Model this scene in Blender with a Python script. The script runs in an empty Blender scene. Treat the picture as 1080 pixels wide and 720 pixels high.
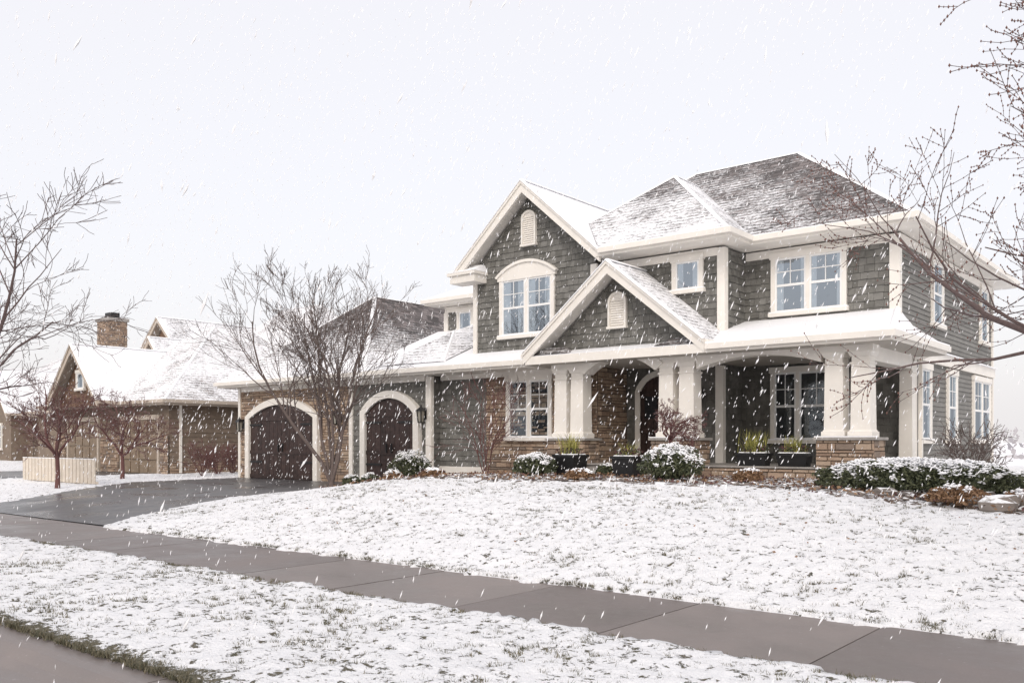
import bpy, math, random
import numpy as np
from mathutils import Vector, Matrix, noise as mnoise
R=random.Random(7)
scene=bpy.context.scene
def link(o): scene.collection.objects.link(o); return o

# ---------------------------------------------------------------- materials
def newmat(name):
    m=bpy.data.materials.new(name); m.use_nodes=True
    nt=m.node_tree; b=nt.nodes['Principled BSDF']
    return m,nt,b
def N(nt,t,**k):
    n=nt.nodes.new(t)
    for a,v in k.items(): setattr(n,a,v)
    return n
def L(nt,a,b): nt.links.new(a,b)
def pos(nt): return N(nt,'ShaderNodeNewGeometry').outputs['Position']
def noise(nt,scale,detail=4,rough=.55,vec=None):
    n=N(nt,'ShaderNodeTexNoise'); n.inputs['Scale'].default_value=scale
    n.inputs['Detail'].default_value=detail; n.inputs['Roughness'].default_value=rough
    L(nt,vec if vec is not None else pos(nt),n.inputs['Vector']); return n.outputs['Fac']
def ramp(nt,fac,p0,p1,c0=(0,0,0,1),c1=(1,1,1,1)):
    r=N(nt,'ShaderNodeValToRGB'); e=r.color_ramp.elements
    e[0].position=p0;e[1].position=p1;e[0].color=c0;e[1].color=c1
    L(nt,fac,r.inputs['Fac']); return r.outputs['Color']
def mixc(nt,fac,a,b,mode='MIX'):
    m=N(nt,'ShaderNodeMix'); m.data_type='RGBA'; m.blend_type=mode
    if isinstance(fac,(int,float)): m.inputs[0].default_value=fac
    else: L(nt,fac,m.inputs[0])
    for i,v in ((6,a),(7,b)):
        if isinstance(v,(tuple,list)): m.inputs[i].default_value=(v[0],v[1],v[2],1)
        else: L(nt,v,m.inputs[i])
    return m.outputs[2]
def math_(nt,op,a,b=None,c=None):
    m=N(nt,'ShaderNodeMath'); m.operation=op
    for i,v in enumerate((a,b,c)):
        if v is None: continue
        if isinstance(v,(int,float)): m.inputs[i].default_value=v
        else: L(nt,v,m.inputs[i])
    return m.outputs[0]
def bump(nt,b,h,s=.3,d=.02):
    n=N(nt,'ShaderNodeBump'); n.inputs['Strength'].default_value=s; n.inputs['Distance'].default_value=d
    L(nt,h,n.inputs['Height']); L(nt,n.outputs['Normal'],b.inputs['Normal'])
def island(nt): return N(nt,'ShaderNodeNewGeometry').outputs['Random Per Island']
def simple(name,c,rough=.7,var=.12,scale=6,bs=.15,bd=.01,isl=0.0,spec=.4):
    m,nt,b=newmat(name)
    f=noise(nt,scale,6,.6)
    dark=tuple(x*(1-var*1.6) for x in c); lite=tuple(min(1,x*(1+var)) for x in c)
    col=mixc(nt,ramp(nt,f,.3,.7),dark,lite)
    if isl>0:
        r=island(nt)
        col=mixc(nt,r,col,mixc(nt,1.0,col,(1-isl,1-isl,1-isl*1.05),'MULTIPLY'))
    L(nt,col,b.inputs['Base Color']); b.inputs['Roughness'].default_value=rough
    b.inputs['Specular IOR Level'].default_value=spec
    bump(nt,b,noise(nt,scale*12,5,.6),bs,bd); return m
SNOW=simple('snow',(.9,.905,.925),.75,.02,3,.35,.02)
TRIM=simple('cream_trim',(.80,.765,.71),.55,.04,2,.05,.004)
NTRIM=simple('tan_trim',(.50,.43,.36),.6,.06,2,.05,.004)
SHAKE=simple('shake_siding',(.205,.20,.186),.75,.16,5,.35,.01,isl=.36)
LAP=simple('lap_siding',(.215,.209,.196),.7,.10,3,.15,.005,isl=.14)
DOORM=simple('dark_wood',(.055,.032,.028),.5,.3,9,.25,.008,isl=.3)
IRON=simple('black_iron',(.015,.015,.016),.4,.1,20,.05,.003)
CONC=simple('house_concrete',(.34,.32,.30),.8,.15,4,.3,.01)
TAN=simple('tan_siding',(.22,.17,.13),.75,.12,4,.2,.006,isl=.15)
TAND=simple('tan_garage_door',(.25,.19,.135),.6,.15,5,.1,.006)
BROWNSH=simple('brown_shakes',(.20,.125,.085),.75,.15,5,.3,.01,isl=.3)
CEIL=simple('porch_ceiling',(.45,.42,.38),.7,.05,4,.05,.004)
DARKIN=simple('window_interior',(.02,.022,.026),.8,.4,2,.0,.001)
CURT=simple('curtain',(.42,.43,.45),.9,.1,8,.1,.01)
def stone_mat():
    m,nt,b=newmat('ledge_stone'); r=island(nt)
    rp=N(nt,'ShaderNodeValToRGB'); L(nt,r,rp.inputs['Fac'])
    cs=[(.0,(.40,.28,.20)),(.2,(.23,.145,.10)),(.4,(.46,.35,.26)),(.6,(.16,.12,.10)),(.8,(.34,.23,.16)),(1,(.50,.42,.33))]
    e=rp.color_ramp.elements
    e[0].position=0;e[0].color=(*cs[0][1],1);e[1].position=1;e[1].color=(*cs[-1][1],1)
    for p,c in cs[1:-1]:
        x=e.new(p);x.color=(*c,1)
    rp.color_ramp.interpolation='CONSTANT'
    f=noise(nt,9,6,.65)
    col=mixc(nt,.4,rp.outputs['Color'],mixc(nt,f,(.14,.10,.075),(.50,.40,.31)))
    L(nt,col,b.inputs['Base Color']);b.inputs['Roughness'].default_value=.85
    bump(nt,b,noise(nt,30,6,.7),.6,.02); return m
STONE=stone_mat()
MORTAR=simple('mortar',(.16,.125,.10),.9,.2,20,.3,.01)

def roof_mat(name,bias,kz=0,zref=0,kx=0,xref=0,base=(.115,.10,.098)):
    m,nt,b=newmat(name)
    g=N(nt,'ShaderNodeNewGeometry')
    sp=N(nt,'ShaderNodeSeparateXYZ');L(nt,g.outputs['Position'],sp.inputs[0])
    sn=N(nt,'ShaderNodeSeparateXYZ');L(nt,g.outputs['True Normal'],sn.inputs[0])
    f=math_(nt,'GREATER_THAN',math_(nt,'ABSOLUTE',sn.outputs[0]),math_(nt,'ABSOLUTE',sn.outputs[1]))
    u=math_(nt,'ADD',math_(nt,'MULTIPLY',sp.outputs[1],f),math_(nt,'MULTIPLY',sp.outputs[0],math_(nt,'SUBTRACT',1,f)))
    v=math_(nt,'MULTIPLY',sp.outputs[2],1.6)
    cb=N(nt,'ShaderNodeCombineXYZ');L(nt,u,cb.inputs[0]);L(nt,v,cb.inputs[1])
    br=N(nt,'ShaderNodeTexBrick');L(nt,cb.outputs[0],br.inputs['Vector'])
    br.inputs['Scale'].default_value=1;br.inputs['Brick Width'].default_value=.32;br.inputs['Row Height'].default_value=.18
    br.inputs['Mortar Size'].default_value=.014;br.inputs['Mortar Smooth'].default_value=.3;br.offset=.37
    br.inputs['Color1'].default_value=(base[0]*.5,base[1]*.5,base[2]*.5,1)
    br.inputs['Color2'].default_value=(base[0]*1.9,base[1]*1.9,base[2]*1.9,1)
    br.inputs['Mortar'].default_value=(base[0]*.35,base[1]*.35,base[2]*.35,1)
    fr=math_(nt,'FRACT',math_(nt,'DIVIDE',v,.18))
    n1=noise(nt,.9,4,.6);n2=noise(nt,13,5,.8)
    mp=N(nt,'ShaderNodeCombineXYZ');L(nt,math_(nt,'MULTIPLY',u,4.5),mp.inputs[0]);L(nt,math_(nt,'MULTIPLY',v,14),mp.inputs[1])
    n3=noise(nt,1,4,.75,mp.outputs[0])
    s=math_(nt,'ADD',math_(nt,'MULTIPLY',n1,.5),math_(nt,'MULTIPLY',n2,.75))
    s=math_(nt,'ADD',s,math_(nt,'MULTIPLY',n3,.85))
    s=math_(nt,'ADD',s,math_(nt,'MULTIPLY',fr,-.14))
    s=math_(nt,'ADD',s,bias-.98)
    if kz: s=math_(nt,'ADD',s,math_(nt,'MULTIPLY',math_(nt,'SUBTRACT',zref,sp.outputs[2]),kz))
    if kx: s=math_(nt,'ADD',s,math_(nt,'MULTIPLY',math_(nt,'SUBTRACT',xref,sp.outputs[0]),kx))
    mask=ramp(nt,s,.0,.22)
    col=mixc(nt,mask,br.outputs['Color'],(.87,.875,.90))
    L(nt,col,b.inputs['Base Color']);b.inputs['Roughness'].default_value=.8
    h=math_(nt,'ADD',math_(nt,'MULTIPLY',fr,-.5),math_(nt,'MULTIPLY',mask,.8))
    bump(nt,b,h,.6,.03); return m
RF_MAIN=roof_mat('shingles_main',.045,kz=.07,zref=8.2,kx=.04,xref=-10)
RF_LEFTSEC=roof_mat('shingles_front_hip',.16,kz=.09,zref=7.8)
RF_WHITE=roof_mat('shingles_snowy',.50)
RF_EAST=roof_mat('shingles_east',.20)
RF_GAR=roof_mat('shingles_garage',.07,kz=.15,zref=5.4)
RF_NB=roof_mat('shingles_neighbor',.20,base=(.13,.10,.09))
RF_DARK=roof_mat('shingles_dark',.04)

def glass(name,f,tint):
    m,nt,b=newmat(name); nt.nodes.remove(b)
    out=nt.nodes['Material Output']
    t=N(nt,'ShaderNodeBsdfTransparent');t.inputs[0].default_value=(.85,.9,.92,1)
    g=N(nt,'ShaderNodeBsdfGlossy');g.inputs['Roughness'].default_value=.03;g.inputs[0].default_value=(*tint,1)
    bn=N(nt,'ShaderNodeBump');bn.inputs['Strength'].default_value=.05;bn.inputs['Distance'].default_value=.05
    L(nt,noise(nt,1.5,1),bn.inputs['Height']);L(nt,bn.outputs[0],g.inputs['Normal'])
    mx=N(nt,'ShaderNodeMixShader');mx.inputs[0].default_value=f
    L(nt,t.outputs[0],mx.inputs[1]);L(nt,g.outputs[0],mx.inputs[2]);L(nt,mx.outputs[0],out.inputs[0]);return m
GL_UP=glass('window_glass_upper',.36,(.74,.83,.93))
GL_LO=glass('window_glass_lower',.12,(.8,.88,.95))

# ---------------------------------------------------------------- mesh builder
class MB:
    def __init__(s): s.v=[];s.f=[];s.m=[];s.mats=[]
    def mi(s,mat):
        if mat not in s.mats: s.mats.append(mat)
        return s.mats.index(mat)
    def poly(s,pts,mat):
        i=len(s.v); s.v+= [tuple(p) for p in pts]; s.f.append(list(range(i,i+len(pts)))); s.m.append(s.mi(mat))
    def mesh(s,vs,fs,mat):
        i=len(s.v); s.v+=[tuple(p) for p in vs]; k=s.mi(mat)
        for f in fs: s.f.append([i+j for j in f]); s.m.append(k)
    def hexa(s,b,t,mat):
        s.mesh(list(b)+list(t),[(3,2,1,0),(4,5,6,7),(0,1,5,4),(1,2,6,5),(2,3,7,6),(3,0,4,7)],mat)
    def box(s,x0,x1,y0,y1,z0,z1,mat):
        if x0>x1:x0,x1=x1,x0
        if y0>y1:y0,y1=y1,y0
        s.hexa([(x0,y0,z0),(x1,y0,z0),(x1,y1,z0),(x0,y1,z0)],[(x0,y0,z1),(x1,y0,z1),(x1,y1,z1),(x0,y1,z1)],mat)
    def prismY(s,pts,y0,y1,mat):
        n=len(pts); vs=[(x,y0,z) for x,z in pts]+[(x,y1,z) for x,z in pts]
        fs=[list(range(n)),list(range(2*n-1,n-1,-1))]+[(i,(i+1)%n,n+(i+1)%n,n+i) for i in range(n)]
        s.mesh(vs,fs,mat)
    def build(s,name,parent=None,smooth=False):
        me=bpy.data.meshes.new(name); me.from_pydata(s.v,[],s.f)
        for m in s.mats: me.materials.append(m)
        me.polygons.foreach_set('material_index',s.m)
        if smooth: me.polygons.foreach_set('use_smooth',[True]*len(s.f))
        me.update(); o=link(bpy.data.objects.new(name,me))
        if parent: o.parent=parent
        return o
def empty(name):
    e=bpy.data.objects.new(name,None); return link(e)
def PF(face,c):
    if face=='S': return lambda a,o,z:(a,c-o,z)
    return lambda a,o,z:(c+o,a,z)
def fbox(mb,face,c,a0,a1,o0,o1,z0,z1,mat):
    if face=='S': mb.box(a0,a1,c-o1,c-o0,z0,z1,mat)
    else: mb.box(c+o0,c+o1,a0,a1,z0,z1,mat)
def shakes(mb,face,c,a0,a1,z0,z1,mat=None,h=.17,clip=None,wmin=.11,wmax=.24):
    mat=mat or SHAKE; P=PF(face,c); z=z0
    while z<z1-.01:
        zt=min(z+h,z1); L0,R0=(a0,a1) if clip is None else clip(z); L1,R1=(a0,a1) if clip is None else clip(zt)
        if R0-L0<.05: break
        a=L0
        while a<R0-.001:
            w=R.uniform(wmin,wmax); b=min(a+w,R0)
            if R0-b<.05:b=R0
            a_t=min(max(a,L1),R1); b_t=min(max(b-.006,L1),R1); j=R.uniform(-.012,.008) if h>.15 else 0
            zb=z+j; o=.034+R.uniform(-.004,.006)
            be=b-.006
            mb.mesh([P(a,o,zb),P(be,o,zb),P(b_t,.012,zt),P(a_t,.012,zt),P(a,.0,zb),P(be,.0,zb)],[(0,1,2,3),(4,5,1,0),(4,0,3),(1,5,2)],mat)
            a=b
        z=zt
def laps(mb,face,c,a0,a1,z0,z1,mat=None,h=.125):
    shakes(mb,face,c,a0,a1,z0,z1,mat or LAP,h,None,2.6,4.2)
def stones(mb,face,c,a0,a1,z0,z1):
    P=PF(face,c); z=z0
    fbox(mb,face,c,a0,a1,-.02,.006,z0,z1,MORTAR)
    while z<z1-.015:
        h=min(R.choice([.07,.09,.11,.14]),z1-z)
        if z1-(z+h)<.05:h=z1-z
        a=a0-R.uniform(0,.1)
        while a<a1:
            w=R.uniform(.14,.42); s0=max(a,a0);s1=min(a+w,a1)
            if s1-s0>.03:
                o=R.uniform(.025,.06); g=.006
                q=[P(s0+g,.0,z+g),P(s1-g,.0,z+g),P(s1-g,.0,z+h-g),P(s0+g,.0,z+h-g)]
                i=.006
                t=[P(s0+g+i,o+R.uniform(-.008,.008),z+g+i),P(s1-g-i,o+R.uniform(-.008,.008),z+g+i),P(s1-g-i,o+R.uniform(-.008,.008),z+h-g-i),P(s0+g+i,o+R.uniform(-.008,.008),z+h-g-i)]
                mb.mesh(q+t,[(4,5,6,7),(0,1,5,4),(1,2,6,5),(2,3,7,6),(3,0,4,7)],STONE)
            a+=w
        z+=h
TRIM2=simple('sash_white',(.82,.82,.81),.5,.02,2,.02,.003)
def window(mb,face,c,a0,a1,z0,z1,cols=1,up=True,curtain=True,grid=True,sill=True,single=False,wts=None,head=True):
    t=.11;f=lambda *k:fbox(mb,face,c,*k)
    f(a0,a0+t,0,.095,z0,z1,TRIM);f(a1-t,a1,0,.095,z0,z1,TRIM)
    if head: f(a0-.03,a1+.03,0,.115,z1,z1+.15,TRIM)
    f(a0-.05,a1+.05,0,.15,z0-.09,z0,TRIM)
    if sill: f(a0-.04,a1+.04,.02,.14,z0+.001,z0+.03,SNOW)
    ia0,ia1=a0+t,a1-t
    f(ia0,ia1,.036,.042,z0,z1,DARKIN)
    gm=GL_UP if up else GL_LO
    wts=wts or [1]*cols; tot=sum(wts); ed=[ia0]
    for q in wts: ed.append(ed[-1]+(ia1-ia0)*q/tot)
    for k in range(cols):
        c0=ed[k]+(.045 if k else 0);c1=ed[k+1]-(.045 if k<cols-1 else 0)
        if k: f(ed[k]-.045,ed[k]+.045,.036,.093,z0,z1,TRIM)
        w=.045;zm=(z0+z1)/2
        for q in ((c0,c0+w,z0,z1),(c1-w,c1,z0,z1)): f(q[0],q[1],.043,.08,q[2],q[3],TRIM2)
        for q in ((z0,z0+.06),(z1-w,z1)): f(c0+w,c1-w,.043,.08,q[0],q[1],TRIM2)
        if not single: f(c0+w,c1-w,.043,.083,zm-.03,zm+.03,TRIM2)
        P=PF(face,c)
        mb.poly([P(c0+w,.062,z0+.06),P(c1-w,.062,z0+.06),P(c1-w,.062,z1-w),P(c0+w,.062,z1-w)],gm)
        if curtain:
            cwid=(c1-c0)*R.uniform(.14,.30)
            for s0,s1 in ((c0+w,c0+w+cwid),(c1-w-cwid*R.uniform(.5,1),c1-w)):
                n=8
                for i in range(n):
                    x=s0+(s1-s0)*i/n;x2=s0+(s1-s0)*(i+1)/n
                    mb.poly([P(x,.046+.009*(i%2),z0+.06),P(x2,.046+.009*((i+1)%2),z0+.06),P(x2,.046+.009*((i+1)%2),z1-w),P(x,.046+.009*(i%2),z1-w)],CURT)
        if grid:
            xm=(c0+c1)/2
            f(xm-.011,xm+.011,.064,.074,zm+.03,z1-w,TRIM2)
            zz=(zm+z1)/2
            f(c0+w,xm-.011,.064,.074,zz-.011,zz+.011,TRIM2);f(xm+.011,c1-w,.064,.074,zz-.011,zz+.011,TRIM2)

_off=[0.0];TR=[TRIM]
def hip(mb,x0,x1,y0,y1,ze,r0,r1,mats,th=.2):
    _off[0]+=.0037; zs=ze-th-_off[0];T=TR[0]
    A=(x0,y0,ze);B=(x1,y0,ze);C=(x1,y1,ze);D=(x0,y1,ze)
    if abs(r0[1]-r1[1])<.01:
        F=[[A,B,r1,r0],[B,C,r1],[C,D,r0,r1],[D,A,r0]]
        Hh=[(A,r0),(B,r1),(C,r1),(D,r0),(r0,r1)]
    else:
        F=[[A,B,r0],[B,C,r1,r0],[C,D,r1],[D,A,r0,r1]]
        Hh=[(A,r0),(B,r0),(C,r1),(D,r1),(r0,r1)]
    for p,m in zip(F,mats): mb.poly(p,m)
    g=.10
    for (p,q) in ((A,B),(B,C),(C,D),(D,A)):
        mb.poly([(p[0],p[1],zs),(q[0],q[1],zs),q,p],T)
    mb.box(x0-g,x1+g,y0-g,y0-.002,ze-.14,ze-.012,T)
    mb.box(x1+.002,x1+g,y0,y1,ze-.14,ze-.012,T)
    mb.box(x0-g+.02,x1+g-.02,y0-g+.02,y0+.01,ze-.013,ze+.012,SNOW)
    mb.poly([(x0,y0,zs),(x0,y1,zs),(x1,y1,zs),(x1,y0,zs)],T)
    for p,q in Hh: beam(mb,p,q,.07,SNOW,.02)
def beam(mb,p,q,w,mat,h=.035):
    p=Vector(p);q=Vector(q);d=(q-p)
    if d.length<.01:return
    d.normalize();s=d.cross(Vector((0,0,1)))
    if s.length<.01:return
    s.normalize();u=s.cross(d).normalized()
    a=[p-s*w-u*.02,p+s*w-u*.02,p+s*w*.3+u*h,p-s*w*.3+u*h];b=[x+(q-p) for x in a]
    mb.hexa(a,b,mat)
def gable(mb,xc,half,y0,y1,ze,zp,matE,matW,rake=.26,th=.16):
    sl=(zp-ze)/half;T=TR[0]
    for s,m in ((1,matE),(-1,matW)):
        e=(xc+s*half)
        mb.poly([(xc,y0-.03,zp),(xc,y1,zp),(e,y1,ze),(e,y0-.03,ze)],m)
        mb.poly([(xc,y0,zp-th),(xc,y1,zp-th),(e,y1,ze-th),(e,y0,ze-th)],T)
        mb.poly([(e,y0,ze-th),(e,y1,ze-th),(e,y1,ze),(e,y0,ze)],T)
        mb.box(min(e+s*.002,e+s*.1),max(e+s*.002,e+s*.1),y0,y1,ze-.14,ze-.02,T)
        vr=rake*math.sqrt(1+sl*sl)
        mb.prismY([(xc,zp-.015),(e,ze-.015),(e,ze-vr*.9),(xc,zp-vr)] if s>0 else [(xc,zp-.015),(xc,zp-vr),(e,ze-vr*.9),(e,ze-.015)],y0-.02,y0+.06,T)
        mb.prismY([(xc,zp+.0),(e,ze+.0),(e,ze-.09),(xc,zp-.10)] if s>0 else [(xc,zp+.0),(xc,zp-.10),(e,ze-.09),(e,ze)],y0-.06,y0-.022,T)
        beam(mb,(xc,y0-.02,zp+.01),(e,y0-.02,ze+.01),.07,SNOW,.03)
    beam(mb,(xc,y0,zp),(xc,y1,zp),.09,SNOW)
def arcpts(x0,x1,zs,zc,n=14):
    w=(x1-x0)/2;h=zc-zs;r=(w*w+h*h)/(2*h);cx=(x0+x1)/2;cz=zc-r
    a=math.asin(w/r);return [(cx+r*math.sin(-a+2*a*i/n),cz+r*math.cos(-a+2*a*i/n)) for i in range(n+1)]
def arch_ring(mb,x0,x1,zb,zs,zc,w,y0,y1,mat):
    i=[(x0,zb)]+arcpts(x0,x1,zs,zc)+[(x1,zb)]
    o=[(x0-w,zb)]+arcpts(x0-w,x1+w,zs+w*.35,zc+w)+[(x1+w,zb)]
    for k in range(len(i)-1):
        mb.prismY([i[k],i[k+1],o[k+1],o[k]],y0,y1,mat)
def plank_door(mb,x0,x1,zb,zs,zc,y,mat,n):
    arc=arcpts(x0,x1,zs,zc,40)
    def top(x):
        for (xa,za),(xb,zb2) in zip(arc,arc[1:]):
            if xa<=x<=xb+1e-6: return za+(zb2-za)*(x-xa)/(xb-xa)
        return zs
    w=(x1-x0)/n
    mb.prismY([(x0,zb)]+arc+[(x1,zb)],y-.01,y+.03,IRON)
    for k in range(n):
        a=x0+k*w+.006;b=x0+(k+1)*w-.006
        mb.prismY([(a,zb),(b,zb),(b,top(b)),(a,top(a))],y-.035-R.uniform(0,.004),y-.012,mat)
    for z in (zb+.05,zb+(zs-zb)*.42,zs-.08):
        mb.box(x0,x1,y-.065,y-.042,z,z+.13,mat)

# ---------------------------------------------------------------- terrain
def sm(t): t=np.clip(t,0,1);return t*t*(3-2*t)
def H(x,y):
    x=np.asarray(x,float);y=np.asarray(y,float)
    A=.35+.5*sm((x+20)/6.)-.38*sm((x+6.5)/9.)
    t=np.clip((y-8.5)/6.5,0,1);p=1-(1-t)**1.8
    z=A*p-sm((y-30)/60.)*1.6
    return z
def Hs(x,y): return float(H(x,y))
def vn(x,y,s=0):
    xi=np.floor(x);yi=np.floor(y);fx=x-xi;fy=y-yi;fx=fx*fx*(3-2*fx);fy=fy*fy*(3-2*fy)
    def h(i,j): v=np.sin(i*127.1+j*311.7+s*74.7)*43758.5453;return v-np.floor(v)
    return (h(xi,yi)*(1-fx)+h(xi+1,yi)*fx)*(1-fy)+(h(xi,yi+1)*(1-fx)+h(xi+1,yi+1)*fx)*fy
DL=([-10,3.35,6.5,8.5,11,13,15,19.6,21],[-26.5,-26.0,-25.2,-25.0,-26.0,-27.4,-28.9,-29.5,-29.5])
DR=([-10,3.35,6.5,8.5,11,13.3,15.5,19.6,21],[-16.8,-16.8,-17.4,-17.6,-18.4,-19.2,-19.6,-19.3,-19.3])
SW0,SW1,KB=6.53,8.5,3.35
xs=np.concatenate([[-3000,-800,-300,-150,-100],np.arange(-80,-45,1.5),np.arange(-45,-24,.3),np.arange(-24,2.5,.07),np.arange(2.5,20,.5),[25,40,80,200,800,3000]])
ys=np.concatenate([[-3000,-600,-100,-40,-20,-10,-4,0,2.5],np.arange(3.0,15.2,.065),np.arange(15.2,22,.2),np.arange(22,60,2),[70,90,130,200,400,1000,3000]])
X,Y=np.meshgrid(xs,ys)
Z=H(X,Y)
e=(vn(X*3.1,Y*3.1,1)-.5)*.16+(vn(X*9,Y*9,2)-.5)*.12
insw=(Y>SW0+.02+e)&(Y<SW1-.02+e)
dl=np.interp(Y,*DL);dr=np.interp(Y,*DR)
indr=(X>dl+.05+e)&(X<dr-.05+e)&(Y<19.7)&(Y>3)
inroad=(Y<KB-.01+e*.6)
insn=(X<-35.3)&(X>-44.2)&(Y<19.6)&(Y>3)
pav=insw|indr|inroad|insn
lump=(vn(X*6,Y*6,3)-.5)*.034+(vn(X*12,Y*12,4)-.5)*.034+(vn(X*1.3,Y*1.3,5)-.5)*.05
Z=np.where(pav,Z-.09,Z+.03+lump)
Z=np.where((Y<KB)&(Y>-8),-.3,Z)
nx,ny=len(xs),len(ys)
verts=np.stack([X.ravel(),Y.ravel(),Z.ravel()],1)
idx=np.arange(nx*ny).reshape(ny,nx)
faces=np.stack([idx[:-1,:-1].ravel(),idx[:-1,1:].ravel(),idx[1:,1:].ravel(),idx[1:,:-1].ravel()],1)
me=bpy.data.meshes.new('ground');me.from_pydata(verts.tolist(),[],faces.tolist())
me.polygons.foreach_set('use_smooth',[True]*len(faces));me.update()
ground=link(bpy.data.objects.new('snowy_ground',me))
def ground_mat():
    m,nt,b=newmat('snowy_grass')
    sp=N(nt,'ShaderNodeSeparateXYZ');L(nt,pos(nt),sp.inputs[0])
    n1=noise(nt,8.5,4,.6);n2=noise(nt,24,4,.75);n3=noise(nt,.8,3,.5)
    s=math_(nt,'ADD',math_(nt,'MULTIPLY',n1,.55),math_(nt,'MULTIPLY',n2,.45))
    s=math_(nt,'ADD',s,math_(nt,'MULTIPLY',math_(nt,'SUBTRACT',n3,.5),.09))
    kb=math_(nt,'MULTIPLY',math_(nt,'SUBTRACT',1,math_(nt,'SMOOTH_MIN',math_(nt,'MULTIPLY',math_(nt,'ABSOLUTE',math_(nt,'SUBTRACT',sp.outputs[1],KB)),3.2),1,.1)),.16)
    s=math_(nt,'ADD',s,kb)
    vg=math_(nt,'MULTIPLY',math_(nt,'LESS_THAN',sp.outputs[1],6.6),.012)
    s=math_(nt,'ADD',s,vg)
    far=math_(nt,'GREATER_THAN',sp.outputs[1],30.)
    s=math_(nt,'SUBTRACT',s,math_(nt,'MULTIPLY',far,.1))
    mask=ramp(nt,s,.572,.602)
    gc=mixc(nt,ramp(nt,noise(nt,50,3),.35,.65),(.05,.052,.03),(.18,.155,.11))
    col=mixc(nt,mask,mixc(nt,ramp(nt,noise(nt,60,3),.3,.7),(.82,.825,.855),(.92,.925,.94)),gc)
    L(nt,col,b.inputs['Base Color']);b.inputs['Roughness'].default_value=.8
    h=math_(nt,'SUBTRACT',math_(nt,'MULTIPLY',noise(nt,22,5,.7),1.0),mask)
    bump(nt,b,h,.9,.04);return m
ground.data.materials.append(ground_mat())

def paving_mat(name,c,rough0,rough1,sc=2.2,isl=0,dust=.35,cracks=False):
    m,nt,b=newmat(name)
    f=ramp(nt,noise(nt,sc*.35,5,.6),.35,.68);f2=noise(nt,60,4,.8)
    col=mixc(nt,f,tuple(x*.75 for x in c),tuple(x*1.18 for x in c))
    col=mixc(nt,math_(nt,'MULTIPLY',f2,.5),col,tuple(x*.6 for x in c))
    if isl: col=mixc(nt,island(nt),col,mixc(nt,1.0,col,(.72,.71,.72),'MULTIPLY'))
    d=ramp(nt,noise(nt,16,6,.8),.60,.72)
    col=mixc(nt,math_(nt,'MULTIPLY',d,dust),col,(.8,.8,.83))
    L(nt,col,b.inputs['Base Color'])
    rr=mixc(nt,f,(rough0,)*3,(rough1,)*3);L(nt,rr,b.inputs['Roughness'])
    bump(nt,b,f2,.25,.006);return m
CONCW=paving_mat('wet_concrete',(.255,.222,.21),.3,.7,isl=1,dust=.25)
ASPH=paving_mat('wet_asphalt',(.105,.103,.107),.22,.5,dust=.35)
mb=MB();x=-90
while x<30:
    w=1.86
    mb.box(x+.009,x+w-.009,SW0-.12,SW1+.12,-.1,.0+R.uniform(-.003,.003),CONCW);x+=w
mb.box(-90,30,SW0-.1,SW1+.1,-.12,-.025,simple('joint_dirt',(.03,.027,.025),.9))
mb.build('sidewalk')
mb=MB();x=-90
prof=[(KB+.15,-.004),(KB-.12,-.004),(KB-.2,-.02),(KB-.3,-.085),(KB-.42,-.115),(KB-.85,-.125),(KB-.85,-.3),(KB+.15,-.3)]
while x<40:
    w=3.0;vs=[(x+.01,y,z) for y,z in prof]+[(x+w-.01,y,z) for y,z in prof];n=len(prof)
    mb.mesh(vs,[list(range(n)),list(range(2*n-1,n-1,-1))]+[(i,(i+1)%n,n+(i+1)%n,n+i) for i in range(n)],CONCW);x+=w
mb.build('kerb_and_gutter')
mb=MB();mb.box(-200,200,-5.5,KB-.85,-.3,-.13,ASPH);mb.build('street_road')
def drive(name,DLx,DRx,y0,y1,mat,dz=.0):
    mb=MB();n=50;m=10
    vs=[];fs=[]
    for i in range(n+1):
        y=y0+(y1-y0)*i/n;l=np.interp(y,*DLx)-.1;r=np.interp(y,*DRx)+.1
        for j in range(m+1):
            x=l+(r-l)*j/m;vs.append((x,y,Hs(x,y)+dz))
    for i in range(n):
        for j in range(m):
            a=i*(m+1)+j;fs.append((a,a+1,a+m+2,a+m+1))
    mb.mesh(vs,fs,mat);return mb.build(name,smooth=True)
drive('driveway',DL,DR,8.5+.125,19.6,ASPH,.004)
drive('driveway_apron',DL,DR,3.5,6.4,ASPH,.004)
drive('neighbor_driveway',([0,30],[-44,-44]),([0,30],[-35.5,-35.5]),8.63,19.5,ASPH,.006)

# planting bed
BF=([-19.3,-18.5,-17,-14,-11,-9,-6,-4,-2,1],[15.6,14.9,14.3,14.2,14.5,15.0,14.6,14.2,13.6,13.2])
def byf(x): return float(np.interp(x,*BF))+.25*math.sin(x*1.7)+.1*math.sin(x*5.1)+.05*math.sin(x*13)
def bed_mat():
    m,nt,b=newmat('mulch_bed')
    v=N(nt,'ShaderNodeTexVoronoi');v.inputs['Scale'].default_value=11;L(nt,pos(nt),v.inputs['Vector'])
    col=mixc(nt,v.outputs['Color'],(.06,.04,.03),(.20,.14,.105))
    mask=ramp(nt,math_(nt,'ADD',noise(nt,5,6,.7),math_(nt,'MULTIPLY',noise(nt,22,3),.3)),.62,.70)
    col=mixc(nt,mask,col,(.86,.87,.9));L(nt,col,b.inputs['Base Color']);b.inputs['Roughness'].default_value=.9
    bump(nt,b,math_(nt,'ADD',v.outputs['Distance'],mask),.8,.04);return m
BEDM=bed_mat()
vs=[];fs=[];nxb,nyb=200,36
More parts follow.
